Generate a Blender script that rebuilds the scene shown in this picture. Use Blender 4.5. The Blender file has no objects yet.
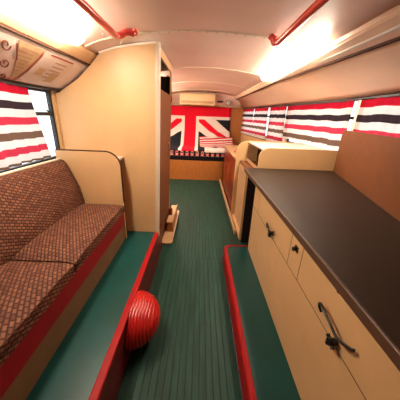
import bpy, bmesh, math, random
from mathutils import Vector, Matrix
random.seed(4)
S = bpy.context.scene
COL = S.collection
PI = math.pi

# ------------------------------------------------------------------ materials
def new_mat(name):
    m = bpy.data.materials.new(name); m.use_nodes = True
    nt = m.node_tree; b = nt.nodes['Principled BSDF']
    return m, nt, b
def nd(nt, t, **k):
    n = nt.nodes.new(t)
    for a, v in k.items(): setattr(n, a, v)
    return n
def mat(name, col, rough=.5, spec=.4, metal=0, noise=0, nscale=8, bump=0, bscale=60, stretch=(1, 1, 1), coat=0):
    m, nt, b = new_mat(name)
    b.inputs['Base Color'].default_value = (*col, 1)
    b.inputs['Roughness'].default_value = rough
    b.inputs['Specular IOR Level'].default_value = spec
    b.inputs['Metallic'].default_value = metal
    b.inputs['Coat Weight'].default_value = coat
    b.inputs['Coat Roughness'].default_value = .15
    tc = nd(nt, 'ShaderNodeTexCoord'); mp = nd(nt, 'ShaderNodeMapping')
    mp.inputs['Scale'].default_value = stretch
    nt.links.new(tc.outputs['Object'], mp.inputs['Vector'])
    if noise:
        n = nd(nt, 'ShaderNodeTexNoise'); n.inputs['Scale'].default_value = nscale; n.inputs['Detail'].default_value = 6
        nt.links.new(mp.outputs[0], n.inputs['Vector'])
        r = nd(nt, 'ShaderNodeMapRange')
        r.inputs['From Min'].default_value = .3; r.inputs['From Max'].default_value = .7
        r.inputs['To Min'].default_value = 1 - noise; r.inputs['To Max'].default_value = 1 + noise
        nt.links.new(n.outputs['Fac'], r.inputs['Value'])
        mx = nd(nt, 'ShaderNodeVectorMath', operation='SCALE')
        mx.inputs[0].default_value = col
        nt.links.new(r.outputs[0], mx.inputs['Scale'])
        nt.links.new(mx.outputs[0], b.inputs['Base Color'])
    if bump:
        n2 = nd(nt, 'ShaderNodeTexNoise'); n2.inputs['Scale'].default_value = bscale
        nt.links.new(mp.outputs[0], n2.inputs['Vector'])
        bp = nd(nt, 'ShaderNodeBump'); bp.inputs['Strength'].default_value = bump; bp.inputs['Distance'].default_value = .01
        nt.links.new(n2.outputs['Fac'], bp.inputs['Height']); nt.links.new(bp.outputs[0], b.inputs['Normal'])
    return m

M = {}
M['cream'] = mat('cream_laminate', (.66, .41, .195), .42, .4, noise=.05, nscale=5, bump=.05, bscale=90)
M['cream_tan'] = mat('cream_edge', (.55, .33, .17), .45, .4, noise=.05)
M['ceiling'] = mat('ceiling_paint', (.77, .56, .48), .38, .5, noise=.05, nscale=3, bump=.05, bscale=8)
M['cove'] = mat('cove_lit_cream', (.86, .62, .44), .4, .4, noise=.04, nscale=4)  # cabinet cream made lighter: stronger light on the right cove is in the colour
M['poster_panel'] = mat('poster_panel', (.74, .58, .50), .45, .3, noise=.05)
M['poster_tan'] = mat('poster_tan', (.55, .34, .18), .5, .3, noise=.1, nscale=20)
M['poster_white'] = mat('poster_white', (.68, .53, .44), .5, .3, noise=.05)
M['ink'] = mat('brown_ink', (.16, .04, .02), .6, .2)
M['faded_ink'] = mat('faded_ink', (.42, .22, .14), .6, .2)
M['maroon_ink'] = mat('maroon_border', (.35, .07, .04), .5, .3)
M['red'] = mat('red_paint', (.34, .005, .006), .5, .2, noise=.08)
M['red_gloss'] = mat('glossy_red_enamel', (.44, .010, .010), .25, .5, coat=.2)
M['red_vinyl'] = mat('red_vinyl', (.22, .004, .008), .55, .25, noise=.12, nscale=6)
M['rail'] = mat('red_rail_paint', (.62, .05, .035), .25, .5, coat=.4)
M['floor'] = mat('green_ribbed_lino', (.009, .044, .030), .55, .25, noise=.3, nscale=6, stretch=(4, .6, 1), bump=.1, bscale=120)
M['groove'] = mat('floor_groove_green', (.006, .026, .018), .7, .2)  # darker green between the ribs
M['plat'] = mat('teal_lino', (.004, .058, .052), .36, .35, noise=.15, nscale=5)
M['plat_side'] = mat('riser_paint', (.09, .006, .006), .4, .4, noise=.2)
M['kick'] = mat('seat_kick_panel', (.15, .08, .035), .6, .3, noise=.1)
M['counter'] = mat('dark_brown_worktop', (.026, .0145, .009), .46, .2, noise=.12, nscale=90, bump=.04, bscale=200)
M['counter_edge'] = mat('worktop_edge', (.10, .05, .028), .4, .5)
M['brown'] = mat('brown_laminate', (.145, .047, .016), .6, .2, noise=.08, nscale=14)
M['dark'] = mat('recess_shade', (.02, .012, .01), .8, .1)  # near-black standing in for shade in recesses and under the worktop
M['darkframe'] = mat('black_window_frame', (.02, .018, .02), .4, .4)
M['metal_black'] = mat('black_metal', (.012, .011, .012), .32, .6, metal=.3)
M['seamline'] = mat('dark_joint', (.06, .025, .015), .7, .1)
M['trim_white'] = mat('white_trim', (.72, .66, .58), .35, .5)
M['seam_cream'] = mat('seam_strip', (.85, .74, .58), .4, .4)
M['alu'] = mat('pale_edge_trim', (.68, .57, .44), .3, .6)
M['wood'] = mat('orange_wood', (.42, .15, .035), .42, .4, noise=.18, nscale=10, stretch=(8, 8, 1))
M['mahog'] = mat('mahogany', (.20, .022, .008), .3, .5, noise=.3, nscale=8, stretch=(9, 9, 1))
M['ac'] = mat('cream_plastic', (.80, .58, .32), .4, .4)
M['chrome'] = mat('chrome', (.7, .65, .6), .15, .5, metal=1)
M['black_fab'] = mat('black_fabric', (.012, .01, .012), .85, .1)
M['white_cloth'] = mat('white_cloth', (.78, .70, .66), .8, .2)
M['redbrown'] = mat('dark_red_enamel', (.18, .02, .015), .3, .5)
M['outside'] = mat('outside', (.5, .5, .5), .9)

def emis(name, col, st):
    m, nt, b = new_mat(name)
    b.inputs['Base Color'].default_value = (.9, .88, .82, 1)
    b.inputs['Emission Color'].default_value = (*col, 1); b.inputs['Emission Strength'].default_value = st
    return m
M['light'] = emis('fluorescent_diffuser', (1, .86, .68), 52)

def glass():
    m = bpy.data.materials.new('window_glass'); m.use_nodes = True; nt = m.node_tree; nt.nodes.clear()
    o = nd(nt, 'ShaderNodeOutputMaterial'); t = nd(nt, 'ShaderNodeBsdfTransparent'); g = nd(nt, 'ShaderNodeBsdfGlossy')
    g.inputs['Roughness'].default_value = .03; t.inputs['Color'].default_value = (.95, .97, .97, 1)
    mx = nd(nt, 'ShaderNodeMixShader'); mx.inputs[0].default_value = .07
    nt.links.new(t.outputs[0], mx.inputs[1]); nt.links.new(g.outputs[0], mx.inputs[2]); nt.links.new(mx.outputs[0], o.inputs[0])
    return m
M['glass'] = glass()

RED = (.50, .012, .03); WHT = (.74, .68, .66); BLK = (.04, .025, .03); BRN = (.16, .09, .06); PNK = (.55, .04, .07)
def stripes_mat():
    m = bpy.data.materials.new('striped_curtain'); m.use_nodes = True; nt = m.node_tree; nt.nodes.clear()
    o = nd(nt, 'ShaderNodeOutputMaterial'); d = nd(nt, 'ShaderNodeBsdfDiffuse'); t = nd(nt, 'ShaderNodeBsdfTranslucent')
    mx = nd(nt, 'ShaderNodeMixShader'); mx.inputs[0].default_value = .5
    uv = nd(nt, 'ShaderNodeUVMap'); sp = nd(nt, 'ShaderNodeSeparateXYZ'); cr = nd(nt, 'ShaderNodeValToRGB')
    cr.color_ramp.interpolation = 'CONSTANT'
    seq = [RED, WHT, BLK, WHT, PNK, WHT, BRN, WHT, PNK, WHT, BRN]
    e = cr.color_ramp.elements
    while len(e) < len(seq): e.new(.5)
    for i, c in enumerate(seq):
        e[i].position = i / len(seq); e[i].color = (*c, 1)
    nt.links.new(uv.outputs[0], sp.inputs[0]); nt.links.new(sp.outputs['Y'], cr.inputs[0])
    for s in (d, t): nt.links.new(cr.outputs[0], s.inputs['Color'])
    nt.links.new(d.outputs[0], mx.inputs[1]); nt.links.new(t.outputs[0], mx.inputs[2]); nt.links.new(mx.outputs[0], o.inputs[0])
    return m
M['stripes'] = stripes_mat()

class Ex:
    """tiny expression builder over math nodes"""
    def __init__(s, nt, sock): s.nt = nt; s.s = sock
    def _op(s, op, o=None, c=None):
        n = s.nt.nodes.new('ShaderNodeMath'); n.operation = op
        for i, v in enumerate((s, o, c)):
            if v is None: continue
            if isinstance(v, Ex): s.nt.links.new(v.s, n.inputs[i])
            else: n.inputs[i].default_value = v
        return Ex(s.nt, n.outputs[0])
    def __add__(s, o): return s._op('ADD', o)
    def __sub__(s, o): return s._op('SUBTRACT', o)
    def __mul__(s, o): return s._op('MULTIPLY', o)
    def lt(s, o): return s._op('LESS_THAN', o)
    def gt(s, o): return s._op('GREATER_THAN', o)
    def abs(s): return s._op('ABSOLUTE')
    def min(s, o): return s._op('MINIMUM', o)
    def max(s, o): return s._op('MAXIMUM', o)
    def mod(s, o): return s._op('FLOORED_MODULO', o)

def layered(name, base, layers_fn, rough=.85):
    m, nt, b = new_mat(name); b.inputs['Roughness'].default_value = rough; b.inputs['Specular IOR Level'].default_value = .15
    uv = nd(nt, 'ShaderNodeUVMap'); sp = nd(nt, 'ShaderNodeSeparateXYZ'); nt.links.new(uv.outputs[0], sp.inputs[0])
    u = Ex(nt, sp.outputs['X']); v = Ex(nt, sp.outputs['Y'])
    cur = None
    for mask, col in layers_fn(u, v):
        mx = nd(nt, 'ShaderNodeMix', data_type='RGBA')
        if cur is None: mx.inputs[6].default_value = (*base, 1)
        else: nt.links.new(cur, mx.inputs[6])
        mx.inputs[7].default_value = (*col, 1)
        nt.links.new(mask.s, mx.inputs[0]); cur = mx.outputs[2]
    nt.links.new(cur, b.inputs['Base Color'])
    return m
# the flag: u = metres from its upright arm, v = metres below the cross arm's middle
FR = (.68, .006, .025); FW = (.78, .72, .68); FN = (.012, .014, .022)
def flag_layers(u, v):
    a = u.abs(); w = v.abs()
    diag = (a - .10) * .80 - (w - .10) * 1.0          # distance-like from the diagonal
    dd = diag.abs()
    return [(dd.lt(.31), FW), (diag.abs().lt(.085), FR),
            (a.min(w).lt(.21), FW), (a.min(w).lt(.14), FR)]
M['flag'] = layered('union_flag_cloth', FN, flag_layers)
def blanket_layers(u, v):
    k = (v * 1.0 + u * .12).mod(.085)
    return [(k.lt(.034), FR), (k.gt(.074), FN)]
M['striped_flag'] = layered('striped_cloth', FW, blanket_layers)
def pattern_layers(u, v):
    x = u.mod(.11) - .055; y = v.mod(.075) - .037
    a = x.abs(); b = y.abs()
    return [((a + b).lt(.046), FR), ((a - b).abs().lt(.006), FW), (a.lt(.005), (.5, .4, .38)), (b.gt(.030), FN)]
M['pattern'] = layered('patterned_textile', (.03, .01, .015), pattern_layers)

def weave():
    m, nt, b = new_mat('woven_moquette'); b.inputs['Roughness'].default_value = .75; b.inputs['Specular IOR Level'].default_value = .25
    uv = nd(nt, 'ShaderNodeUVMap'); mp = nd(nt, 'ShaderNodeMapping'); mp.inputs['Rotation'].default_value = (0, 0, R(28))
    br = nd(nt, 'ShaderNodeTexBrick')
    br.inputs['Scale'].default_value = 1; br.inputs['Brick Width'].default_value = .027; br.inputs['Row Height'].default_value = .017
    br.inputs['Mortar Size'].default_value = .0060; br.inputs['Mortar Smooth'].default_value = 1; br.inputs['Bias'].default_value = -.1
    br.inputs['Color1'].default_value = (.24, .10, .050, 1); br.inputs['Color2'].default_value = (.11, .036, .018, 1); br.inputs['Mortar'].default_value = (.045, .011, .008, 1)
    nt.links.new(uv.outputs[0], mp.inputs[0]); nt.links.new(mp.outputs[0], br.inputs['Vector'])
    nt.links.new(br.outputs['Color'], b.inputs['Base Color'])
    bp = nd(nt, 'ShaderNodeBump', invert=True); bp.inputs['Strength'].default_value = .5; bp.inputs['Distance'].default_value = .003
    nt.links.new(br.outputs['Fac'], bp.inputs['Height']); nt.links.new(bp.outputs[0], b.inputs['Normal'])
    return m
def R(d): return math.radians(d)
M['weave'] = weave()

# ------------------------------------------------------------------ object helpers
def obj(name, bm, m, parent=None, smooth=False, bevel=0, segs=2, uv=None):
    """links a bmesh given in world coordinates as one mesh object whose origin is at its base"""
    bmesh.ops.recalc_face_normals(bm, faces=bm.faces[:])
    xs = [v.co for v in bm.verts]
    lo = Vector([min(c[i] for c in xs) for i in range(3)]); hi = Vector([max(c[i] for c in xs) for i in range(3)])
    org = Vector(((lo.x + hi.x) / 2, (lo.y + hi.y) / 2, lo.z))
    if uv == 'box':
        L = bm.loops.layers.uv.verify()
        for f in bm.faces:
            n = f.normal; k = max(range(3), key=lambda i: abs(n[i]))
            for l in f.loops:
                c = l.vert.co
                l[L].uv = ((c.y, c.z) if k == 0 else (c.x, c.z) if k == 1 else (c.y, c.x))
    for v in bm.verts: v.co -= org
    me = bpy.data.meshes.new(name); bm.to_mesh(me); bm.free()
    ms = m if isinstance(m, (list, tuple)) else [m]
    for q in ms: me.materials.append(q)
    o = bpy.data.objects.new(name, me); COL.objects.link(o)
    if smooth:
        for p in me.polygons: p.use_smooth = True
    if bevel:
        b = o.modifiers.new('bevel', 'BEVEL'); b.width = bevel; b.segments = segs; b.limit_method = 'ANGLE'; b.angle_limit = R(35)
    o['_org'] = tuple(org)
    if parent:
        o.parent = parent; po = Vector(parent['_org']); o.location = org - po
    else: o.location = org
    return o
def tag(o, label, cat, group=None, kind=None):
    o['label'] = label; o['category'] = cat
    if group: o['group'] = group
    if kind: o['kind'] = kind
    return o
def thing(name, loc, label, cat, group=None):
    o = bpy.data.objects.new(name, None); COL.objects.link(o); o.location = loc; o['_org'] = tuple(loc); o.empty_display_size = .1
    return tag(o, label, cat, group)
def struct(o):
    o['kind'] = 'structure'; return o

def bx(bm, x0, x1, y0, y1, z0, z1):
    vs = [bm.verts.new((x, y, z)) for x in (x0, x1) for y in (y0, y1) for z in (z0, z1)]
    for f in ((0, 1, 3, 2), (4, 6, 7, 5), (0, 4, 5, 1), (2, 3, 7, 6), (0, 2, 6, 4), (1, 5, 7, 3)):
        bm.faces.new([vs[i] for i in f])
    return bm
def box(*a): return bx(bmesh.new(), *a)
def prism(pts, axis, a, b, bm=None):
    """extrudes a closed 2D outline along an axis; pts are (y,z) for x, (x,z) for y, (x,y) for z"""
    bm = bm or bmesh.new()
    def P(p, t): return {'x': (t, p[0], p[1]), 'y': (p[0], t, p[1]), 'z': (p[0], p[1], t)}[axis]
    A = [bm.verts.new(P(p, a)) for p in pts]; B = [bm.verts.new(P(p, b)) for p in pts]
    bm.faces.new(A); bm.faces.new(B[::-1]); n = len(pts)
    for i in range(n): bm.faces.new((A[i], A[(i + 1) % n], B[(i + 1) % n], B[i]))
    return bm
def tube(pts, r, bm=None, n=10, cap=True):
    bm = bm or bmesh.new(); pts = [Vector(p) for p in pts]; rings = []
    rr = r if isinstance(r, (list, tuple)) else [r] * len(pts)
    up = None
    for i, p in enumerate(pts):
        d = (pts[min(i + 1, len(pts) - 1)] - pts[max(i - 1, 0)]).normalized()
        if up is None: up = d.orthogonal().normalized()
        up = (up - d * up.dot(d)).normalized(); s = d.cross(up)
        rings.append([bm.verts.new(p + (up * math.cos(2 * PI * k / n) + s * math.sin(2 * PI * k / n)) * rr[i]) for k in range(n)])
    for a, b in zip(rings, rings[1:]):
        for k in range(n): bm.faces.new((a[k], a[(k + 1) % n], b[(k + 1) % n], b[k]))
    if cap: bm.faces.new(rings[0][::-1]); bm.faces.new(rings[-1])
    return bm
def smoothpath(P, k=6):
    P = [Vector(p) for p in P]; out = []
    for i in range(len(P) - 1):
        a, b, c, d = P[max(i - 1, 0)], P[i], P[i + 1], P[min(i + 2, len(P) - 1)]
        for j in range(k):
            t = j / k
            out.append(.5 * ((2 * b) + (c - a) * t + (2 * a - 5 * b + 4 * c - d) * t * t + (3 * b - a - 3 * c + d) * t ** 3))
    out.append(P[-1]); return out
def rounded(x0, x1, z0, z1, rad, corners=(0, 0, 1, 1), n=6):
    """rounded rectangle; corners order: bl, br, tr, tl"""
    pts = []
    for i, (cx, cz, a0) in enumerate(((x0, z0, 180), (x1, z0, 270), (x1, z1, 0), (x0, z1, 90))):
        if corners[i]:
            sx = 1 if cx == x0 else -1; sz = 1 if cz == z0 else -1
            for k in range(n + 1):
                a = R(a0 + 90 * k / n); pts.append((cx + sx * rad + rad * math.cos(a), cz + sz * rad + rad * math.sin(a)))
        else: pts.append((cx, cz))
    return pts
def loft(sections, bm=None):
    """open strip surface through sections of equal length"""
    bm = bm or bmesh.new(); rows = [[bm.verts.new(p) for p in s] for s in sections]
    for a, b in zip(rows, rows[1:]):
        for i in range(len(a) - 1): bm.faces.new((a[i], a[i + 1], b[i + 1], b[i]))
    return bm
def solid(o, t, off=1):
    s = o.modifiers.new('thick', 'SOLIDIFY'); s.thickness = t; s.offset = off; return o

# ------------------------------------------------------------------ measures of the place
YB, YF = -1.5, 5.92            # rear wall behind the viewer, front wall
XL = -1.15                    # left wall
KL, KR = .28, .15             # heights of the two side platforms above the sunken gangway
def lerp(t, a, b): return a + (b - a) * t
def xr(y):                    # right wall, drawn in towards the front
    if y < 2.45: return 1.43
    return lerp((y - 2.45) / (YF - 2.45), 1.43, 1.03)
def xc(y):                    # lower edge of the right lamp trunking
    if y < 1.3: return .93
    if y < 2.8: return lerp((y - 1.3) / 1.5, .93, .83)
    return lerp((y - 2.8) / (YF - 2.8), .83, .80)
WT, WS = 1.555, 1.02          # right window head and sill
LT, LS = 1.495, .98            # left window head and sill

# ------------------------------------------------------------------ floor
bm = bmesh.new(); x0, x1 = -.375, .265; n = 17; p = (x1 - x0) / n
bx(bm, x0, x1, YB, 1.93, -.06, -.0035)
for f in bm.faces: f.material_index = 1
for i in range(n):
    before = set(bm.faces)
    bx(bm, x0 + i * p + .0025, x0 + (i + 1) * p - .0025, YB, 1.93, -.0035, 0)
    for f in set(bm.faces) - before: f.material_index = 0
k = 0
bxs = -1.14
while bxs < 1.35 - p:
    before = set(bm.faces)
    bx(bm, bxs + .0025, bxs + p - .0025, 1.9301, YF - .01, -.0035, 0)
    for f in set(bm.faces) - before: f.material_index = 0
    bxs += p
before = set(bm.faces)
bx(bm, -1.15, 1.43, 1.9301, YF, -.06, -.0035); bx(bm, .2651, 1.43, 1.80, 1.93, -.06, -.0035)
for f in set(bm.faces) - before: f.material_index = 1
struct(obj('floor', bm, [M['floor'], M['groove']]))
# left platform, its red riser and its nosing
tag(struct(obj('platform_floor', box(XL, -.4055, YB, 1.93, -.06, KL), M['plat'])), 'raised teal floor under the left seat', 'floor')
struct(obj('trim_1', box(-.405, -.375, YB, 2.14, -.06, KL - .016), M['plat_side']))
struct(obj('trim_2', box(-.409, -.371, YB, 1.925, KL - .0155, KL + .004), M['red'], bevel=.006))
# right platform with rounded far corner
def plat_outline(x0, off=0):
    r = .07; y1 = 1.965 + off
    pts = [(1.40, YB), (1.40, y1), (x0 + r, y1)]
    for k in range(1, 7):
        a = R(90 + 15 * k); pts.append((x0 + r + r * math.cos(a), y1 - r + r * math.sin(a)))
    pts.append((x0, YB)); return pts
tag(struct(obj('platform_floor', prism(plat_outline(.300, -.032)[::-1], 'z', -.003, KR), M['plat'])), 'raised teal floor under the right cabinets', 'floor')
outer, inner = plat_outline(.265), plat_outline(.298, -.033)
path = outer[2:]; pin = inner[2:]
bm = bmesh.new(); prof = []
for (a, b) in zip(path, pin):
    prof.append([(a[0], a[1], -.003), (a[0], a[1], KR - .016), (a[0] + (b[0] - a[0]) * .15, a[1] + (b[1] - a[1]) * .15, KR - .003), (a[0] + (b[0] - a[0]) * .45, a[1] + (b[1] - a[1]) * .45, KR + .004), (b[0], b[1], KR + .003), (b[0], b[1], -.003)])
start = [(.50, q[1], q[2]) for q in prof[0]]
loft([start] + prof, bm)
struct(obj('trim_3', bm, M['red'], smooth=False))

# ------------------------------------------------------------------ walls with windows
def wall_pane(name, fx, ys, zs, th, m, side):
    """wall band between plan points, as a solid"""
    bm = bmesh.new()
    for y0, y1 in zip(ys, ys[1:]):
        a, b = fx(y0), fx(y1); s = side
        vs = [bm.verts.new(c) for c in ((a, y0, zs[0]), (b, y1, zs[0]), (b, y1, zs[1]), (a, y0, zs[1]), (a + s * th, y0, zs[0]), (b + s * th, y1, zs[0]), (b + s * th, y1, zs[1]), (a + s * th, y0, zs[1]))]
        for f in ((0, 1, 2, 3), (4, 7, 6, 5), (0, 4, 5, 1), (3, 2, 6, 7), (0, 3, 7, 4), (1, 5, 6, 2)): bm.faces.new([vs[i] for i in f])
    return bm
def merge(bms):
    out = bmesh.new()
    for b in bms:
        me = bpy.data.meshes.new('t'); b.to_mesh(me); b.free(); out.from_mesh(me); bpy.data.meshes.remove(me)
    return out
fl = lambda y: XL
Rw = [(-.55, .55), (.68, 2.13), (2.25, 3.54), (3.64, 4.20), (4.30, 5.75)]
Lw = [(.42, 1.90)]
def wall(name, fx, side, wins, sill, head, m):
    parts = [wall_pane('', fx, [YB, 2.45, YF], (-.06, sill), .05, m, side), wall_pane('', fx, [YB, 2.45, YF], (head, 1.95), .05, m, side)]
    e = [YB] + [q for w in wins for q in w] + [YF]
    for a, b in zip(e[::2], e[1::2]):
        ys = [a, b] if not (a < 2.45 < b) else [a, 2.45, b]
        parts.append(wall_pane('', fx, ys, (sill, head), .05, m, side))
    struct(obj(name, merge(parts), m))
wall('wall_right', xr, 1, Rw, WS, WT, M['cream'])
wall('wall_left', fl, -1, Lw, LS, LT, M['cream'])
wn = 0
def window(fx, side, a, b, sill, head, hopper=True):
    global wn; wn += 1
    if not (a < 2.45 < b): ys = [a, b]
    else: ys = [a, 2.45, b]
    ff = lambda y: fx(y) + side * .012
    h = .022; rail = head - .17
    bars = [wall_pane('', ff, ys, (sill, sill + h), .026, None, side), wall_pane('', ff, ys, (head - h, head), .026, None, side)]
    for q in (a, b - h): bars.append(wall_pane('', ff, [q, q + h], (sill + h, head - h), .026, None, side))
    bars.append(wall_pane('', ff, ys, (rail - .016, rail + .010), .026, None, side))
    w = struct(obj('window_%d' % wn, merge(bars), M['darkframe']))
    fg = lambda y: fx(y) + side * .024
    g = obj('window_pane', wall_pane('', fg, [a + h + .001, b - h - .001], (sill + h + .001, rail - .017), .004, None, side), M['glass'], w)
    g = obj('window_pane', wall_pane('', fg, [a + h + .001, b - h - .001], (rail + .011, head - h - .001), .004, None, side), M['glass'], w)
    # a catch on the sliding top light
    y = b - .10; x = ff(y) - side * .008
    obj('window_catch', tube([(x, y, rail + .022), (x - side * .012, y, rail + .016), (x - side * .016, y + .03, rail + .004)], .006), M['metal_black'], w)
for a, b in Rw: window(xr, 1, a, b, WS, WT)
for a, b in Lw: window(fl, -1, a, b, LS, LT)
struct(obj('wall_rear', box(XL, 1.43, YB - .05, YB, -.06, 1.95), M['wood']))
# front wall: pale domed head over an orange wood lower part
struct(obj('wall_front', box(XL, xr(YF), YF, YF + .05, -.06, 1.58), M['wood']))

# ------------------------------------------------------------------ ceiling
prof = [(-.80, 1.752), (-.76, 1.772), (-.66, 1.803), (-.52, 1.83), (-.36, 1.851), (-.18, 1.865), (0, 1.87), (.18, 1.866), (.36, 1.854), (.52, 1.836), (.66, 1.813), (.765, 1.79)]
ys = [YB, 1.2, 3, 4.6, YF]
o = obj('ceiling', loft([[(x, y, z) for x, z in prof] for y in ys]), M['ceiling'], smooth=True); solid(o, .03, 1 ); struct(o)
# domed front panel between ceiling and front wall
bm = bmesh.new(); secs = []
for k in range(9):
    t = k / 8; y = YF - .02 - .20 * (1 - t) ** 2 - .005
    zt = 1.575 + (1.87 - 1.575) * t
    row = []
    for i in range(17):
        x = lerp(i / 16, -1.14, .99)
        z_top = 1.865 - .115 * (abs(x) / 1.0) ** 2.2
        z = lerp(t, 1.575 + .02 * math.cos(x * 1.5), z_top)
        row.append((x, YF - .015 - .16 * math.sin(t * PI / 2), z))
    secs.append(row)
loft(secs, bm)
o = struct(obj('trim_4', bm, M['ceiling'], smooth=True)); solid(o, .006, 0)
o = struct(obj('trim_5', tube([(lerp(i / 16, -1.14, .99), YF - .028, 1.57 + .02 * math.cos(lerp(i / 16, -1.14, .99) * 1.5)) for i in range(17)], .011, n=8), M['seam_cream'], smooth=True))
# seams: cream strips with screws across the ceiling
def zc(x):
    for (a, za), (b, zb) in zip(prof, prof[1:]):
        if a <= x <= b: return lerp((x - a) / (b - a), za, zb)
    return prof[0][1] if x < 0 else prof[-1][1]
tn = 5
for y in (.6, 1.76, 2.92, 4.08, 5.2):
    tn += 1
    xs = [lerp(i / 24, -.79, .755) for i in range(25)]
    bm = bmesh.new(); loft([[(x, y - .012, zc(x) - .0005) for x in xs], [(x, y - .007, zc(x) - .006) for x in xs], [(x, y + .007, zc(x) - .006) for x in xs], [(x, y + .012, zc(x) - .0005) for x in xs]], bm)
    s = struct(obj('trim_%d' % tn, bm, M['seam_cream']))
    b2 = bmesh.new()
    for i in range(24):
        x = lerp((i + .5) / 24, -.76, .74)
        bx(b2, x - .004, x + .004, y - .004, y + .004, zc(x) - .0075, zc(x) - .0048)
    obj('screw_row', b2, M['chrome'], s)['kind'] = 'stuff'
# left trunking, dark joint line and poster cove
struct(obj('trim_11', prism([(-.802, 1.762), (-.80, 1.740), (-.806, 1.728), (-.850, 1.686), (-.862, 1.683), (-.872, 1.690), (-.872, 1.75)], 'y', YB, YF - .2), M['cream_tan'], bevel=.004))
struct(obj('trim_12', prism([(-.853, 1.6845), (-.871, 1.6885), (-.874, 1.679), (-.856, 1.674)], 'y', YB, YF - .2), M['seamline']))
cl = [(-.874, 1.678), (-.915, 1.638), (-.965, 1.598), (-1.02, 1.558), (-1.08, 1.522), (-1.135, 1.500)]
o = struct(obj('trim_13', loft([[(x, y, z) for x, z in cl] for y in (YB, 1, 3, YF - .03)]), M['poster_panel'], smooth=True)); solid(o, .006, 0)
struct(obj('trim_14', box(-1.148, -1.118, YB, 1.925, 1.487, 1.497), M['darkframe']))
# right trunking and cove
def rsec(y):
    c = xc(y); return [(.767, y, 1.797), (.770, y, 1.772), (.785, y, 1.764), (c - .03, y, 1.738), (c - .01, y, 1.735), (c, y, 1.742), (c, y, 1.79)]
rys = [YB, 1.3, 2.8, YF - .14]
struct(obj('trim_15', loft([rsec(y) for y in rys]), M['cove'], smooth=False))
struct(obj('trim_16', loft([[(xc(y) * .45 + .77 * .55, y, 1.7525), (xc(y) * .45 + .77 * .55 + .008, y, 1.744), (xc(y) * .45 + .77 * .55 + .022, y, 1.741), (xc(y) * .45 + .77 * .55 + .030, y, 1.747)] for y in rys]), M['trim_white']))
struct(obj('trim_17', loft([[(xc(y) - .006, y, 1.7375), (xc(y) - .002, y, 1.727), (xc(y) + .014, y, 1.725), (xc(y) + .014, y, 1.745)] for y in rys]), M['seamline']))
ry2 = [YB, 1.3, 2.45, 2.8, YF - .03]
def rcove(y):
    a, b = (xc(y) + .008, 1.742), (xr(y) - .012, WT - .004)
    return [(lerp(t, a[0], b[0]), y, lerp(t, a[1], b[1]) + .018 * math.sin(t * PI)) for t in [i / 6 for i in range(7)]]
o = struct(obj('trim_18', loft([rcove(y) for y in ry2]), M['cove'], smooth=True)); solid(o, .006, 0)
struct(obj('trim_19', wall_pane('', lambda y: xr(y) - .034, [YB, 2.45, YF - .03], (WT - .018, WT - .006), .030, None, 1), M['darkframe']))
# roof skins above the coves, so no daylight leaks in
struct(obj('trim_20', loft([[(-1.2, y, 1.95), (.0, y, 1.97), (1.46, y, 1.95)] for y in (YB - .05, YF + .05)]), M['outside']))
struct(obj('trim_21', box(XL, xr(YF), YF, YF + .05, 1.581, 1.95), M['outside']))

# ------------------------------------------------------------------ posters on the left cove
def cove_pt(y, t, off=0):
    """t: 0 at upper edge to 1 at lower edge of the left cove"""
    L = [0]
    for a, b in zip(cl, cl[1:]): L.append(L[-1] + math.dist(a, b))
    s = t * L[-1]
    for i in range(len(cl) - 1):
        if s <= L[i + 1] or i == len(cl) - 2:
            q = (s - L[i]) / (L[i + 1] - L[i]); x = lerp(q, cl[i][0], cl[i + 1][0]); z = lerp(q, cl[i][1], cl[i + 1][1])
            nx, nz = cl[i + 1][1] - cl[i][1], -(cl[i + 1][0] - cl[i][0]); l = math.hypot(nx, nz); nx, nz = -nx / l, -nz / l
            return (x + nx * off, y, z + nz * off)
def card(y0, y1, t0, t1, off, bm=None, skew=0, lean=0):
    return loft([[cove_pt(lerp(i / 6, y0 + lean * lerp(j / 8, t0, t1), y1) + skew * lerp(j / 8, t0, t1), lerp(j / 8, t0, t1), off) for j in range(9)] for i in range(7)], bm)
def poster(y0, y1, m, label, title_edge, group, kind):
    o = obj('poster', card(y0, y1, .06, .90, .006, lean=.2 if kind == 'a' else 0), m); solid(o, .002, 0)
    tag(o, label, 'poster', None)
    # border line and lines of print
    if kind == 'a':
        obj('border', card(y0 - .028, y0 - .016, .12, .40, .0095, skew=.25), M['ink'], o); obj('border', card(y1 - .014, y1, .10, .90, .0085), M['maroon_ink'], o)
        for k in range(9):
            a = y0 + .05 + .012 * math.sin(k * 2.1) + .012 * k
            obj('print_line', card(a, y1 - .03 - .03 * abs(math.sin(k * 1.3)), .14 + k * .078, .155 + k * .078, .0085), M['faded_ink'], o)
        obj('title', card(y0 + .03, y0 + .10, .20, .24, .009), M['faded_ink'], o)
    else:
        obj('border', card(y0 + .05, y1 - .02, .075, .11, .0085), M['maroon_ink'], o)
        for k in range(5): obj('print_line', card(y0 + .13, y0 + .25, .20 + k * .10, .225 + k * .10, .0085), M['faded_ink'], o)
        obj('picture', card(y0 + .05, y0 + .11, .42, .60, .009), M['poster_tan'], o)
        obj('picture', card(y1 - .13, y1 - .05, .45, .74, .009), M['poster_tan'], o)
poster(1.262, 1.468, M['poster_tan'], 'tan printed poster with dark side borders, the middle sheet on the left cove', 0, None, 'a')
poster(1.478, 1.79, M['poster_white'], 'pale poster with a maroon top border on the left cove, beside the wardrobe', 0, None, 'b')
def scroll(name, shapes):
    b = bmesh.new()
    for pts in shapes:
        tube([cove_pt(y + .035, t, .009) for y, t in pts], 0.0032, b, n=6)
    return b
def spiral(y, t, r, a0, turns, sy=1, k=14):
    out = []
    for i in range(k + 1):
        q = i / k; rr = r * (1 - .75 * q); a = a0 + turns * 2 * PI * q
        out.append((y + rr * math.cos(a) * .9, t + sy * rr * math.sin(a) / .33))
    return out
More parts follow.
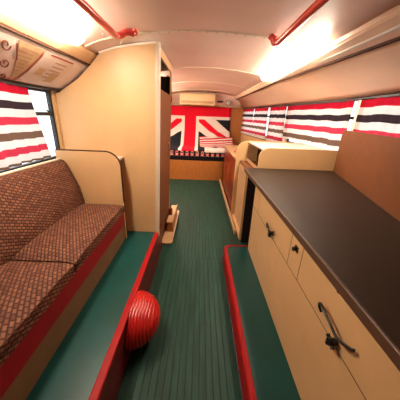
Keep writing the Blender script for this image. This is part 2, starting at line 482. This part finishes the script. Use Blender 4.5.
o = obj('ornament_panel', card(.92, 1.255, .05, .93, .0035), M['poster_panel']); solid(o, .002, 0)
tag(o, 'pale sheet with dark painted curling ornaments at the left end of the cove', 'poster')
for shape in (spiral(1.150, .20, .034, 0, 1.15), spiral(1.165, .52, .034, PI, -1.1), spiral(1.06, .35, .040, .5, 1.2), spiral(1.175, .82, .03, 3, -1.0), spiral(1.01, .7, .04, 1, 1.1), [(1.10, .12), (1.115, .30), (1.10, .5), (1.12, .7)]):
    obj('ornament', scroll('s', [[(y + .19 * t, t) for y, t in shape]]), M['ink'], o, smooth=True)

# ------------------------------------------------------------------ lamps
def strip_lamp(y0, y1, a, b, label):
    """a slim diffuser along the ceiling edge between ceiling points a and b (x,z)"""
    L = thing('ceiling_light', ((a[0] + b[0]) / 2, (y0 + y1) / 2, min(a[1], b[1]) - .03), label, 'ceiling light', 'strip lights along the ceiling edges')
    dx, dz = b[0] - a[0], b[1] - a[1]; l = math.hypot(dx, dz); nx, nz = dz / l, -dx / l
    if nz > 0: nx, nz = -nx, -nz
    pts = []
    for k in range(9):
        t = k / 8; h = .048 * math.sin(PI * t) ** .6 + .004
        pts.append((a[0] + dx * t + nx * h, a[1] + dz * t + nz * h))
    pts = [(a[0] + nx * .002, a[1] + nz * .002)] + pts + [(b[0] + nx * .002, b[1] + nz * .002)]
    obj('diffuser', prism(pts, 'y', y0 + .012, y1 - .012), M['light'], L, smooth=False)
    obj('lamp_base', prism([(a[0] - .006, a[1] + .004), (a[0] - .006, a[1] + .010), (b[0] + .004, b[1] + .010), (b[0] + .004, b[1] + .004)], 'y', y0 - .01, y1 + .01), M['trim_white'], L)
strip_lamp(.80, 1.575, (-.810, 1.742), (-.690, 1.790), 'glowing strip light on the left ceiling edge above the bench seat')
strip_lamp(1.62, 2.88, (.655, 1.812), (.764, 1.780), 'glowing strip light on the right ceiling edge above the worktop end')

strip_lamp(3.15, 5.1, (-.780, 1.756), (-.670, 1.798), 'added unseen strip light on the left ceiling edge beyond the wardrobe, brightening the front end')  # lamp added out of view to brighten the front end
# ------------------------------------------------------------------ red ceiling handrails
def handrail(x, y0, y1, xi, label):
    t = thing('ceiling_handrail', (x, (y0 + y1) / 2, 1.765), label, 'handrail', 'red ceiling handrails')
    zt = zc(xi)
    s = 1 if xi > x else -1
    P = [(x, y0, 1.785), (x, y1 - .12, 1.785), (x, y1 - .05, 1.783), (x + s * .004, y1 - .012, 1.786), (x + s * .022, y1 + .012, 1.795), (x + (xi - x) * .6, y1 + .035, lerp(.5, 1.795, zt)), (xi, y1 + .06, zt - .022)]
    P = [P[0], P[1]] + smoothpath(P[2:], 5)
    obj('rail', tube(P, .018, n=14), M['rail'], t, smooth=True)
    obj('mounting_flange', tube([(xi, y1 + .06, zt - .024), (xi + s * .004, y1 + .063, zt - .008), (xi + s * .005, y1 + .064, zt - .006)], [.017, .024, .024], n=14), M['rail'], t)
    obj('mounting_flange', tube([(x, y0 + .02, 1.795), (x, y0 + .02, zc(x) - .004)], [.016, .024], n=14), M['rail'], t)
    return t
handrail(-.530, -.35, 1.63, -.44, 'long red handrail under the ceiling on the left, above the bench seat')
handrail(.452, -.35, 1.64, .435, 'long red handrail under the ceiling on the right, above the worktop')
# thin cable stapled to the ceiling by the left rail end
tag(obj('ceiling_cable', tube(smoothpath([(-.63, 1.66, zc(-.63) - .006), (-.60, 1.72, zc(-.6) - .010), (-.55, 1.76, zc(-.55) - .012), (-.56, 1.83, zc(-.56) - .007), (-.60, 1.90, zc(-.6) - .005)]), .0035, n=6), M['trim_white'], smooth=True),
    'thin white cable clipped to the ceiling near the left rail end', 'cable')

# ------------------------------------------------------------------ curtains
def curtain(fx, side, y0, y1, z0, z1, sh, label, group, folds=14, gather=None, off=.032):
    t = thing('striped_curtain', (fx((y0 + y1) / 2) - side * off, (y0 + y1) / 2, z0), label, 'curtain', group)
    n = int((y1 - y0) * 44); rows = []; r = random.Random(int(y0 * 100)); ph = r.random() * 6
    zs = [z1 - (z1 - z0) * j / 14 for j in range(15)]
    bm = bmesh.new(); L = bm.loops.layers.uv.verify(); V = []
    for j, z in enumerate(zs):
        row = []; q = j / 14
        for i in range(n + 1):
            s = i / n; y = lerp(s, y0, y1)
            if gather: y = lerp(s, y0, y1 + gather * (q ** 1.3) )
            a = .006 + .010 * q
            x = fx(y) - side * (off + a * math.sin(s * folds * 2 * PI + ph + .8 * math.sin(s * 9)) + .004 * math.sin(s * 31 + q * 3))
            row.append(bm.verts.new((x, y, z + .003 * math.sin(s * 25))))
        V.append(row)
    for j in range(14):
        for i in range(n):
            f = bm.faces.new((V[j][i], V[j][i + 1], V[j + 1][i + 1], V[j + 1][i]))
            for l, (jj, ii) in zip(f.loops, ((j, i), (j, i + 1), (j + 1, i + 1), (j + 1, i))):
                l[L].uv = (ii / n, min((z1 - zs[jj]) / (sh * 11) + .002 * math.sin(ii * .5), .999) if jj else .001)
    c = obj('curtain_cloth', bm, M['stripes'], t, smooth=True)
    ys = [y0 - .01, 2.45, y1 + .01] if y0 < 2.45 < y1 else [y0 - .01, y1 + .01]
    obj('curtain_wire', tube([(fx(y) - side * off, y, z1 - .001) for y in ys], .004, n=6), M['metal_black'], t)
G = 'striped curtains along the right windows'
zt = WT - .022
curtain(xr, 1, -.5, .60, .97, zt, .061, 'red, white and black striped curtain at the right, nearest the viewer', G)
curtain(xr, 1, .66, 2.15, .97, zt, .061, 'red, white and black striped curtain above the tall brown upstand', G)
curtain(xr, 1, 2.235, 3.57, 1.08, zt, .061, 'red, white and black striped curtain behind the cream rounded end panel', G)
curtain(xr, 1, 3.62, 4.22, .97, zt, .057, 'narrow striped curtain beyond the wide one behind the end panel', G, 8)
curtain(xr, 1, 4.27, 5.0, .97, zt, .055, 'small striped curtain on the right, last but one before the flag', G, 10)
curtain(xr, 1, 5.03, 5.8, .97, zt, .055, 'small striped curtain on the right, furthest one, beside the flag wall', G, 10)
curtain(fl, -1, .32, 1.60, 1.02, LT - .012, .0448, 'red, white and brown striped curtain behind the left bench seat', 'striped curtain on the left window', 13, gather=.09, off=.025)
# tape hem standing below the left curtain on the seat back
# pale posts between the right windows
for a in (2.19, 3.592):
    tag(struct(obj('trim_%d' % (22 if a < 3 else 23), wall_pane('', lambda y: xr(y) - .016, [a - .034, a + .034], (.97, WT - .02), .014, None, 1), M['trim_white'])), 'white post between two windows', 'trim')

# ------------------------------------------------------------------ left bench seat
SX = -.632; SE = 1.79
seat = thing('upholstered_bench', (-.89, .62, KL), 'long brown woven upholstered bench seat with red and beige front along the left wall', 'bench')
obj('kick_panel', box(-1.10, SX - .018, -.55, SE, KL, .425), M['kick'], seat)
obj('front_panel', box(-1.10, SX - .010, -.55, SE, .4255, .548), M['red_vinyl'], seat, bevel=.006)
def cushion(name, x0, x1, y0, y1, z0, z1, puff, parent, m, slope=0, rim=.032):
    bm = box(x0, x1, y0, y1, z0, z1)
    bmesh.ops.subdivide_edges(bm, edges=bm.edges[:], cuts=9, use_grid_fill=True)
    for v in bm.verts:
        u = (v.co.x - x0) / (x1 - x0) * 2 - 1; w = (v.co.y - y0) / (y1 - y0) * 2 - 1; t = (v.co.z - z0) / (z1 - z0)
        e = (1 - abs(u) ** 4) * (1 - abs(w) ** 6)
        if t > .5: v.co.z += puff * e * (t - .5) * 2 - .012 * (abs(w) ** 8) - .010 * max(0, u) ** 6 + slope * (-u - 1) / 2
    return obj(name, bm, m, parent, smooth=True, bevel=rim, segs=3, uv='box')
cushion('seat_cushion', -1.06, SX, .985, SE - .003, .549, .625, .014, seat, M['weave'])
cushion('seat_cushion', -1.06, SX, -.10, .975, .549, .625, .014, seat, M['weave'])
# backrest: leaning padded slab with a gently bowed top
bm = bmesh.new(); secs = []
N = 30
for i in range(N + 1):
    s = i / N; y = lerp(s, -.10, SE - .004); bow = .012 * math.sin(s * PI * 1) ; e = 1 - abs(2 * s - 1) ** 10
    P = [(-1.145, .56), (-.975, .56), (-.958 - .006 * (1 - e), .64), (-.985, .76), (-1.030, .88), (-1.062, .955 + bow), (-1.080, .978 + bow), (-1.105, .984 + bow), (-1.142, .978 + bow)]
    secs.append([(x, y, z) for x, z in P])
rows = [[bm.verts.new(p) for p in q] for q in secs]; n = len(rows[0])
for a, b in zip(rows, rows[1:]):
    for k in range(n): bm.faces.new((a[k], b[k], b[(k + 1) % n], a[(k + 1) % n]))
bm.faces.new(rows[0]); bm.faces.new(rows[-1][::-1])
L = bm.loops.layers.uv.verify()
arc = [0]
for a, b in zip(secs[0], secs[0][1:]): arc.append(arc[-1] + math.dist(a, b))
for ri, row in enumerate(rows):
    for k, v in enumerate(row):
        for l in v.link_loops: l[L].uv = (v.co.y, arc[k])
obj('backrest', bm, M['weave'], seat, smooth=True)
obj('piping', tube([(-1.112, lerp(i / 20, -.08, SE - .01), .990 + .012 * math.sin(i / 20 * PI)) for i in range(21)], .0085, n=8), M['seam_cream'], seat, smooth=True)['label'] = 'cream piping along the seat back top'

# rounded end panel with dark edging
ep = rounded(-1.145, -.640, KL + .001, 1.055, .115, (0, 0, 1, 0), 8)
pan = obj('bench_end_panel', prism(ep, 'y', SE + .004, SE + .020), M['cream'])
tag(pan, 'cream bench end panel with one rounded corner and dark edging, left side', 'panel')
edge = [(-1.14, 1.057)] + [p for p in rounded(-1.145, -.638, KL, 1.057, .115, (0, 0, 1, 0), 8) if p[0] > -1.0 and p[1] > .5]
edge = [(-1.14, 1.057)] + sorted([p for p in edge[1:] if p[1] > .5], key=lambda p: (p[0] - p[1])) + [(-.638, .635)]
obj('edging', tube([(x, SE + .012, z) for x, z in edge], .0085, n=6), M['seamline'], pan)

# ------------------------------------------------------------------ wardrobe with low cupboard top beside it
WY = 1.932
wx = -.385
wr = thing('wardrobe', (-.75, 2.25, KL), 'tall cream plywood wardrobe behind the left bench seat', 'wardrobe')
outl = [(-1.145, KL + .001), (wx - .018, KL + .001), (-.340, 1.800), (-.345, 1.83), (-.52, 1.812), (-.66, 1.785), (-.77, 1.752), (-.800, 1.722), (-.848, 1.674), (-.895, 1.632), (-.95, 1.585), (-1.02, 1.540), (-1.08, 1.502), (-1.115, 1.480), (-1.145, 1.478)]
obj('front_panel', prism(outl, 'y', WY, WY + .016), M['cream'], wr)
# thick pale edge post at the gangway corner
def lean(z): return wx + (z - KL) / (1.80 - KL) * .052
bm = bmesh.new()
for (z) in (0.0,): pass
vs = []
for z in (.002, 1.846):
    x = lean(z); vs += [bm.verts.new(c) for c in ((x - .017, WY - .004, z), (x + .012, WY + .002, z), (x + .012, WY + .055, z), (x - .017, WY + .055, z))]
for f in ((0, 1, 2, 3), (4, 7, 6, 5), (0, 4, 5, 1), (1, 5, 6, 2), (2, 6, 7, 3), (3, 7, 4, 0)): bm.faces.new([vs[i] for i in f])
obj('corner_post', bm, M['alu'], wr, bevel=.005)['label'] = 'pale rounded corner post'
# side with high open shelf: panels around an opening
SY0, SY1 = WY + .056, 2.78
def sidepanel(y0, y1, z0, z1, m, nm, x_in=.016, push=0):
    bm = bmesh.new(); vs = []
    for z in (z0, z1):
        x = lean(z) + push
        vs += [bm.verts.new(c) for c in ((x - x_in, y0, z), (x, y0, z), (x, y1, z), (x - x_in, y1, z))]
    for f in ((0, 1, 2, 3), (4, 7, 6, 5), (0, 4, 5, 1), (1, 5, 6, 2), (2, 6, 7, 3), (3, 7, 4, 0)): bm.faces.new([vs[i] for i in f])
    return obj(nm, bm, m, wr)
sidepanel(SY0, SY1, .03, 1.545, M['brown'], 'door')
sidepanel(SY0, SY0 + .04, 1.546, 1.84, M['cream_tan'], 'side_stile')
sidepanel(SY1 - .03, SY1, 1.546, 1.84, M['cream_tan'], 'side_stile')
sidepanel(SY0 + .041, SY1 - .031, 1.775, 1.84, M['cream_tan'], 'top_rail')
obj('shelf_shade', box(-.80, -.792, SY0 + .01, SY1 - .01, 1.50, 1.70), M['dark'], wr)  # near-black sheet, paints shade into the open shelf
obj('shelf', box(-.79, lean(1.54) - .02, SY0 + .01, SY1 - .01, 1.50, 1.512), M['brown'], wr)  # dark brown puts shade into the shelf opening
obj('roof_panel', prism([(-.78, 1.735), (-.36, 1.80), (-.36, 1.806), (-.78, 1.741)], 'y', WY + .017, SY1), M['brown'], wr)  # roof added in brown to keep the shelf opening dark
obj('back_panel', box(-1.145, lean(1.5) - .035, SY1 + .001, SY1 + .014, .02, 1.48), M['cream'], wr)
obj('back_panel', box(-.80, -.338, SY1 + .001, SY1 + .014, 1.481, 1.74), M['dark'], wr)  # near-black upper part shades the opening and hides the far lamp
tp = [(-.345, 1.8305), (-.345, 1.846), (-.52, 1.826), (-.66, 1.799), (-.77, 1.766), (-.77, 1.7525), (-.66, 1.7855), (-.52, 1.8125)]
obj('top_moulding', prism(tp, 'y', WY - .006, WY + .012), M['seam_cream'], wr)
# small items seen on the side: door handle
obj('door_handle', tube([(lean(1.0) + .012, 2.50, .95), (lean(1.0) + .022, 2.50, .97), (lean(1.0) + .022, 2.50, 1.05), (lean(1.0) + .012, 2.50, 1.07)], .006), M['chrome'], wr)

lc = thing('low_cupboard', (-.90, 1.87, KL), 'narrow low cupboard with cream top squeezed between end panel and wardrobe', 'cupboard')
obj('cupboard_body', box(-1.14, -.672, SE + .022, WY - .003, KL + .001, .985), M['brown'], lc)
obj('cupboard_top', box(-1.14, -.648, SE + .022, WY - .006, .9855, 1.003), M['poster_white'], lc, bevel=.003)

# ------------------------------------------------------------------ floor shelf beside the wardrobe
def plan_round(x0, x1, y0, y1, rad, n=6):
    return rounded(x0, x1, y0, y1, rad, (0, 1, 1, 0), n)
fs = thing('floor_shelf', (-.345, 2.66, 0), 'low cream shelf board with rounded corners on the floor beside the wardrobe', 'shelf')
obj('board', prism(rounded(-.392, -.272, 2.16, 3.10, .05, (0, 1, 1, 0)), 'z', .001, .022), M['cream_tan'], fs, bevel=.004)
obj('rim', prism([(-.280, 2.28), (-.274, 2.28), (-.274, 3.02), (-.280, 3.02)], 'z', .0225, .045), M['seam_cream'], fs)
wb = obj('wooden_block', box(-.365, -.292, 2.42, 2.92, .0235, .15), M['wood'], bevel=.004)
tag(wb, 'long orange wooden block lying on the low floor shelf', 'box')
t = thing('wooden_tray', (-.34, 2.67, .151), 'shallow pale wooden tray on top of the orange wooden block', 'tray')
obj('tray_base', box(-.367, -.290, 2.40, 2.94, .151, .160), M['cream_tan'], t)
obj('tray_edge', box(-.296, -.290, 2.40, 2.94, .1605, .178), M['cream'], t)
t = tag(obj('red_tin', tube([(-.345, 2.62, .161), (-.345, 2.62, .24), (-.345, 2.62, .25)], [.024, .024, .018], n=16), M['redbrown'], smooth=False), 'small dark red tin standing on the wooden tray', 'tin')
# chrome grab pole beyond
gp = thing('grab_pole', (-.46, 3.35, 0), 'slim upright pole beyond the wardrobe, floor to ceiling', 'pole')
obj('pole', tube([(-.46, 3.35, .012), (-.46, 3.35, zc(-.46) - .012)], .011, n=12), M['chrome'], gp, smooth=True)
for z0, z1 in ((.0005, .012), (zc(-.46) - .0125, zc(-.46) - .003)):
    obj('pole_flange', tube([(-.46, 3.35, z0), (-.46, 3.35, z1)], .026, n=16), M['chrome'], gp)

# ------------------------------------------------------------------ ribbed red dome on the riser
bm = bmesh.new(); cx, cy, cz = -.373, 1.06, .150; RR = .163; DX = .160; rings = []
NR = 9
prof2 = []
for k in range(NR):
    for q, g in ((0, .985), (.18, 1.0), (.62, 1.0), (.80, .985), (.9, .955)):
        t = (k + q) / NR; prof2.append((t * DX, RR * math.sqrt(max(0, 1 - (t * .985) ** 2.05)) * g))
for dx, r in prof2:
    rings.append([bm.verts.new((cx + dx, cy + r * 1.15 * math.cos(2 * PI * i / 72), max(cz + r * math.sin(2 * PI * i / 72) * .86, .002))) for i in range(72)])
for a, b in zip(rings, rings[1:]):
    for i in range(72): bm.faces.new((a[i], a[(i + 1) % 72], b[(i + 1) % 72], b[i]))
bm.faces.new(rings[0]); bm.faces.new(rings[-1])
tag(obj('ribbed_dome', bm, M['red_gloss'], smooth=True), 'glossy red ribbed dome bulging from the left riser into the gangway', 'dome cover')

# ------------------------------------------------------------------ kitchen cabinets on the right
CX = .50
cab = thing('kitchen_cabinet', (.75, .6, KR), 'long cream base cabinet with drop doors standing on the right platform', 'cabinet')
CZ = .834
def backx(y): return 1.06 + (y - 1.06) * (1.37 - 1.06) / (2.26 - 1.06)
CY0, CY1 = -.30, 1.895
obj('cabinet_body', prism([(CX + .014, CY0), (backx(CY0) - .03, CY0), (backx(CY1) - .03, CY1), (CX + .014, CY1)], 'z', KR + .003, CZ), M['brown'], cab)
# front: one big panel with cut lines between the flush doors; each door its own part
g = .0028
DZ = .606; DL = .612
def front(nm, y0, y1, z0, z1): return obj(nm, box(CX, CX + .013, y0 + g, y1 - g, z0 + g, z1 - g), M['cream'], cab)
front('plinth_panel', CY0, CY1, KR + .003, DZ)
front('side_stile', 1.712, CY1, DZ, CZ)
d1 = front('door', 1.040, 1.712, DZ, CZ)
front('centre_stile', .905, 1.040, DZ, CZ)
d2 = front('door', CY0, .905, DZ, CZ)
obj('joint', box(CX + .0012, CX + .0138, CY0, CY1, KR + .01, CZ), M['seamline'], cab)
def lever(door, y0, y1, z, zk, yk):
    h = obj('handle', tube(smoothpath([(CX - .014, y1 + .004, z - .026), (CX - .020, y1 + .016, z - .008), (CX - .022, y1 + .006, z + .010), (CX - .026, lerp(.35, y1, y0), z + .002), (CX - .024, lerp(.65, y1, y0), z - .014), (CX - .018, lerp(.9, y1, y0), z + .002), (CX - .012, y0, z + .012)], 6), [.0052] * 37, n=8), M['metal_black'], door, smooth=True)
    h['label'] = 'black curved lever handle'
    b = bmesh.new(); tube([(CX - .001, yk, zk), (CX - .018, yk, zk)], .012, b, n=12); tube([(CX - .018, yk, zk), (CX - .030, yk, zk)], [.018, .013], b, n=8)
    for a in range(4):
        aa = a * PI / 2 + .5; tube([(CX - .020, yk, zk), (CX - .022, yk + .024 * math.cos(aa), zk + .024 * math.sin(aa))], [.006, .008], b, n=6)
    obj('lock_knob', b, M['metal_black'], h)
lever(d1, 1.265, 1.385, .668, .638, 1.315)
lever(d2, .480, .655, .690, .628, .565)
def catch(par, y, z):
    b = bmesh.new(); bx(b, CX - .006, CX - .0005, y - .016, y + .016, z - .014, z + .014); tube([(CX - .004, y, z), (CX - .022, y, z)], [.009, .012], b, n=10)
    obj('catch', b, M['metal_black'], par)
catch(cab, .965, .748); catch(d2, .600, .822)

# worktop
WTY = 2.285; WZ = .868
bm = prism([(.470, -.32), (backx(-.32), -.32), (backx(WTY), WTY), (.470, WTY)], 'z', CZ + .001, WZ)
w = obj('worktop', bm, M['counter'], bevel=.003); tag(w, 'long dark brown worktop lying on the cream base cabinet', 'worktop')
obj('front_edging', prism([(-.32 + 0, 0)] and [(.4625, CZ - .002), (.4695, CZ - .002), (.4695, WZ - .001), (.466, WZ - .001), (.4625, WZ - .004)], 'y', -.32, WTY), M['counter_edge'], w)
# dark sheet standing in for the shade under the overhanging far end
tag(obj('worktop_shade_panel', box(.51, 1.2, 2.262, 2.280, .001, CZ), M['dark']), 'dark upright panel in place of the shade under the far end of the worktop', 'panel')
# tall brown upstand along the back edge
bm = bmesh.new(); y0, y1 = -.32, 2.262; zt2 = 1.272; rad = .05
out2 = [(y0, WZ + .001), (y1, WZ + .001), (y1, zt2 - rad)] + [(y1 - rad + rad * math.cos(R(a)), zt2 - rad + rad * math.sin(R(a))) for a in (22, 45, 67, 90)] + [(y0, zt2)]
A = [bm.verts.new((backx(y) - .004, y, z)) for y, z in out2]; B = [bm.verts.new((backx(y) + .012, y, z)) for y, z in out2]
bm.faces.new(A); bm.faces.new(B[::-1])
for i in range(len(A)): bm.faces.new((A[i], A[(i + 1) % len(A)], B[(i + 1) % len(A)], B[i]))
tag(obj('upstand_panel', bm, M['brown']), 'tall plain brown panel standing along the back edge of the worktop', 'panel')

# shelf cabinet beyond the worktop
sc = thing('shelf_cabinet', (.9, 2.65, 0), 'cream shelf cabinet with a rounded end panel beyond the worktop', 'cabinet')
a0, a1 = 2.292, 2.98; TX = .625; TZ = 1.062
obj('end_panel', prism(rounded(.60, 1.395, .45, TZ + .012, .10, (0, 0, 0, 1), 8), 'y', a0, a0 + .016), M['cream'], sc, bevel=.002)['label'] = 'near end panel with rounded top corner'
b = bmesh.new(); bx(b, .535, 1.32, a0 + .03, a1, .02, .80)
obj('carcass', b, M['cream_tan'], sc)
obj('top_board', prism([(TX, a0 + .017), (1.37, a0 + .017), (1.35, a1), (TX, a1)], 'z', TZ - .016, TZ), M['poster_white'], sc, bevel=.003)
obj('shade_back', box(.75, .76, a0 + .017, a1 - .017, .82, TZ - .017), M['dark'], sc)  # near-black sheet set close behind the opening as painted shade
obj('shelf_board', box(.530, .749, a0 + .017, a1 - .017, .801, .818), M['brown'], sc)  # brown so the inside of the opening reads as shaded
obj('shelf_lip', box(TX - .012, TX + .002, a0 + .017, a1 - .017, .8185, .862), M['cream_tan'], sc, bevel=.003)
# open front frame facing the gangway
obj('door', box(.520, .534, a0 + .10, a1 - .06, .06, .76), M['cream_tan'], sc, bevel=.002)
obj('frame_stile', box(.492, .534, a0 + .018, a0 + .06, .002, .80), M['cream'], sc, bevel=.003)
obj('frame_rail', box(.492, .534, a0 + .061, a1 - .001, .002, .045), M['cream'], sc, bevel=.003)
obj('end_panel', prism(rounded(.480, 1.33, .002, TZ + .006, .13, (0, 0, 0, 1), 8), 'y', a1, a1 + .02), M['cream'], sc, bevel=.003)['label'] = 'far end panel with large rounded corner'

# mahogany cabinet next along
mc = thing('mahogany_cabinet', (.85, 3.9, 0), 'dark red mahogany cabinet on the right, between the shelf cabinet and the flag bed', 'cabinet')
m0, m1 = 3.02, 4.60
obj('cabinet_body', box(.515, 1.10, m0, m1, .002, .80), M['mahog'], mc)
for i in range(3):
    ya = lerp(i / 3, m0, m1) + .01; yb = lerp((i + 1) / 3, m0, m1) - .01
    d = obj('door', box(.498, .514, ya, yb, .05, .79), M['mahog'], mc, bevel=.004)
    obj('knob', tube([(.497, yb - .05, .5), (.482, yb - .05, .5)], [.008, .012], n=10), M['chrome'], d)
obj('cabinet_top', box(.495, 1.12, m0, m1, .801, .822), M['cream_tan'], mc, bevel=.004)
t = obj('folded_cloth', box(.56, .80, 3.35, 3.75, .823, .858), M['striped_flag'], uv='box', bevel=.01); tag(t, 'folded pink and white striped cloth on the mahogany cabinet', 'cloth')
t = obj('paper_sheet', prism([(.53, 3.08), (.74, 3.06), (.76, 3.30), (.55, 3.32)], 'z', .823, .828), M['white_cloth']); tag(t, 'white paper sheet lying on the near end of the mahogany cabinet', 'paper')
struct(obj('baseboard_right', box(.455, .478, 2.45, 4.86, .0, .05), M['cream_tan']))

# ------------------------------------------------------------------ bed with flag at the front
BX0, BX1 = -1.14, 1.0
bed = thing('bench_bed', (-.05, 5.4, 0), 'wide wooden bench bed across the front end with black and patterned bedding', 'bed')
obj('front_board', box(BX0, .505, 4.90, 4.918, .001, .43), M['wood'], bed)
obj('bed_base', box(BX0, BX1, 4.92, 5.90, .001, .43), M['wood'], bed)
obj('mattress', box(BX0, .98, 4.905, 5.86, .431, .635), M['black_fab'], bed, bevel=.025)
obj('patterned_cover', box(-1.10, .56, 4.893, 5.2, .520, .650), M['pattern'], bed, uv='box', bevel=.01)['label'] = 'red, white and black patterned cover'
b = prism([(5.50, .636), (5.89, .636), (5.89, .93), (5.80, .93)], 'x', -1.1, .70)
obj('back_cushion', b, M['black_fab'], bed, bevel=.02)

def sheet(name, x0, x1, prof, uc, v0, m, ripple=.008, nx=40, skew=0, parent=None, uvs=1.0):
    """cloth along a (y,z) profile from top to free edge, uv in metres"""
    pts = smoothpath([(0, p[0], p[1]) for p in prof], 6); d = [0]
    for a, b_ in zip(pts, pts[1:]): d.append(d[-1] + (b_ - a).length)
    bm = bmesh.new(); L = bm.loops.layers.uv.verify(); V = []
    for j, p in enumerate(pts):
        row = []
        a = pts[max(j - 1, 0)]; c = pts[min(j + 1, len(pts) - 1)]; tn_ = (c - a).normalized(); nrm = Vector((0, -abs(tn_.z), abs(tn_.y)))
        for i in range(nx + 1):
            x = lerp(i / nx, x0, x1) + skew * d[j]
            q = ripple * (.4 + d[j] / d[-1]) * (math.sin(x * 11 + d[j] * 2) + .5 * math.sin(x * 23 - d[j] * 5))
            row.append(bm.verts.new(Vector((x, p.y, p.z)) + nrm * (abs(q) + .002)))
        V.append(row)
    for j in range(len(pts) - 1):
        for i in range(nx):
            f = bm.faces.new((V[j][i], V[j][i + 1], V[j + 1][i + 1], V[j + 1][i]))
            for l, (jj, ii) in zip(f.loops, ((j, i), (j, i + 1), (j + 1, i + 1), (j + 1, i))):
                l[L].uv = ((lerp(ii / nx, x0, x1) - uc) * uvs, (d[jj] + v0) * uvs)
    o = obj(name, bm, m, parent, smooth=True); solid(o, .003, 0); return o
fo = sheet('union_flag', -1.08, .72, [(5.895, 1.555), (5.89, 1.25), (5.87, 1.02), (5.80, .945), (5.70, .84), (5.50, .680), (5.25, .668), (4.97, .666), (4.89, .656), (4.884, .640)], -.26, -.075, M['flag'])
tag(fo, 'large union flag hung on the front wall and draped over the bed', 'flag')
fb = sheet('striped_cloth', -.02, .78, [(5.70, .875), (5.60, .785), (5.46, .712), (5.25, .692), (5.12, .690)], 0, 0, M['striped_flag'], ripple=.012, skew=.04)
tag(fb, 'crumpled red and white striped cloth lying on the right end of the bed', 'cloth')
fc = sheet('white_cloth', .10, .66, [(5.11, .690), (4.98, .688), (4.885, .678), (4.870, .65), (4.866, .625)], 0, 0, M['white_cloth'], ripple=.010)
tag(fc, 'white cloth hanging over the front right edge of the bed', 'cloth')

# ------------------------------------------------------------------ box air unit above the flag, plate and round sign
ac = thing('wall_air_unit', (-.08, 5.6, 1.6), 'cream box shaped air unit fixed above the flag', 'air unit')
obj('casing', box(-.50, .31, 5.58, 5.73, 1.585, 1.815), M['ac'], ac, bevel=.012)
obj('lid', box(-.515, .325, 5.565, 5.74, 1.816, 1.830), M['cream_tan'], ac, bevel=.003)
obj('outlet_flap', box(-.47, .27, 5.571, 5.579, 1.615, 1.665), M['cream_tan'], ac, bevel=.002)
for sgn in (-.42, .22): obj('mounting_bracket', box(sgn - .02, sgn + .02, 5.731, 5.80, 1.62, 1.78), M['metal_black'], ac)
tag(obj('vent_plate', box(.37, .50, 5.735, 5.755, 1.655, 1.695), M['darkframe'], bevel=.003), 'small dark plate on the domed panel beside the air unit', 'plate')
rs = thing('round_sign', (.63, 5.74, 1.60), 'small round pale sign with a dark ring and slanting bar', 'sign')
def disc(x, y, z, r, t, bm=None): return tube([(x, y, z), (x, y - t, z)], r, bm, n=28)
obj('sign_disc', disc(.63, 5.757, 1.665, .062, .008), M['trim_white'], rs)
b = bmesh.new()
for i in range(28):
    a0_, a1_ = 2 * PI * i / 28, 2 * PI * (i + 1) / 28
    b.faces.new([b.verts.new((.63 + r * math.cos(a), 5.7475, 1.665 + r * math.sin(a))) for r, a in ((.062, a0_), (.062, a1_), (.049, a1_), (.049, a0_))])
bmesh.ops.remove_doubles(b, verts=b.verts[:], dist=1e-5)
obj('sign_ring', b, M['metal_black'], rs)
obj('sign_bar', tube([(.63 - .036, 5.746, 1.665 + .036), (.63 + .036, 5.746, 1.665 - .036)], .005, n=6), M['metal_black'], rs)
# white lamp high beyond the wardrobe
wl = thing('wall_lamp', (-.72, 5.6, 1.60), 'small white lamp high on the front panel, left of the air unit', 'lamp')
obj('lamp_base', box(-.76, -.70, 5.70, 5.75, 1.70, 1.715), M['chrome'], wl)
obj('lamp_shade', tube([(-.73, 5.69, 1.60), (-.73, 5.69, 1.70)], [.04, .03], n=16), M['trim_white'], wl)

# ------------------------------------------------------------------ world, camera
w = bpy.data.worlds.new('day'); S.world = w; w.use_nodes = True
w.node_tree.nodes['Background'].inputs[0].default_value = (.95, .97, 1, 1)
w.node_tree.nodes['Background'].inputs[1].default_value = 1.9

cam = bpy.data.cameras.new('camera'); co = bpy.data.objects.new('camera', cam); COL.objects.link(co)
f = 225.; P_ = R(20.5); Ro = R(2.2); yaw = R(-.5)
F = Vector((0, math.cos(P_), -math.sin(P_))); X0 = Vector((1, 0, 0)); D0 = Vector((0, -math.sin(P_), -math.cos(P_)))
IX = math.cos(Ro) * X0 - math.sin(Ro) * D0; IY = math.sin(Ro) * X0 + math.cos(Ro) * D0
Z = Matrix.Rotation(yaw, 3, 'Z'); IX, IY, F = Z @ IX, Z @ IY, Z @ F
mw = Matrix.Identity(4)
for i in range(3): mw[i][0] = IX[i]; mw[i][1] = -IY[i]; mw[i][2] = -F[i]
mw.translation = Vector((0, 0, 1.35)); co.matrix_world = mw
cam.sensor_width = 36; cam.lens = f / 400 * 36; cam.clip_start = .02
S.camera = co
S.view_settings.view_transform = 'Standard'; S.view_settings.look = 'None'; S.view_settings.gamma = 1; S.view_settings.use_curve_mapping = False
S.view_settings.exposure = .25
for o in bpy.data.objects:
    if '_org' in o: del o['_org']
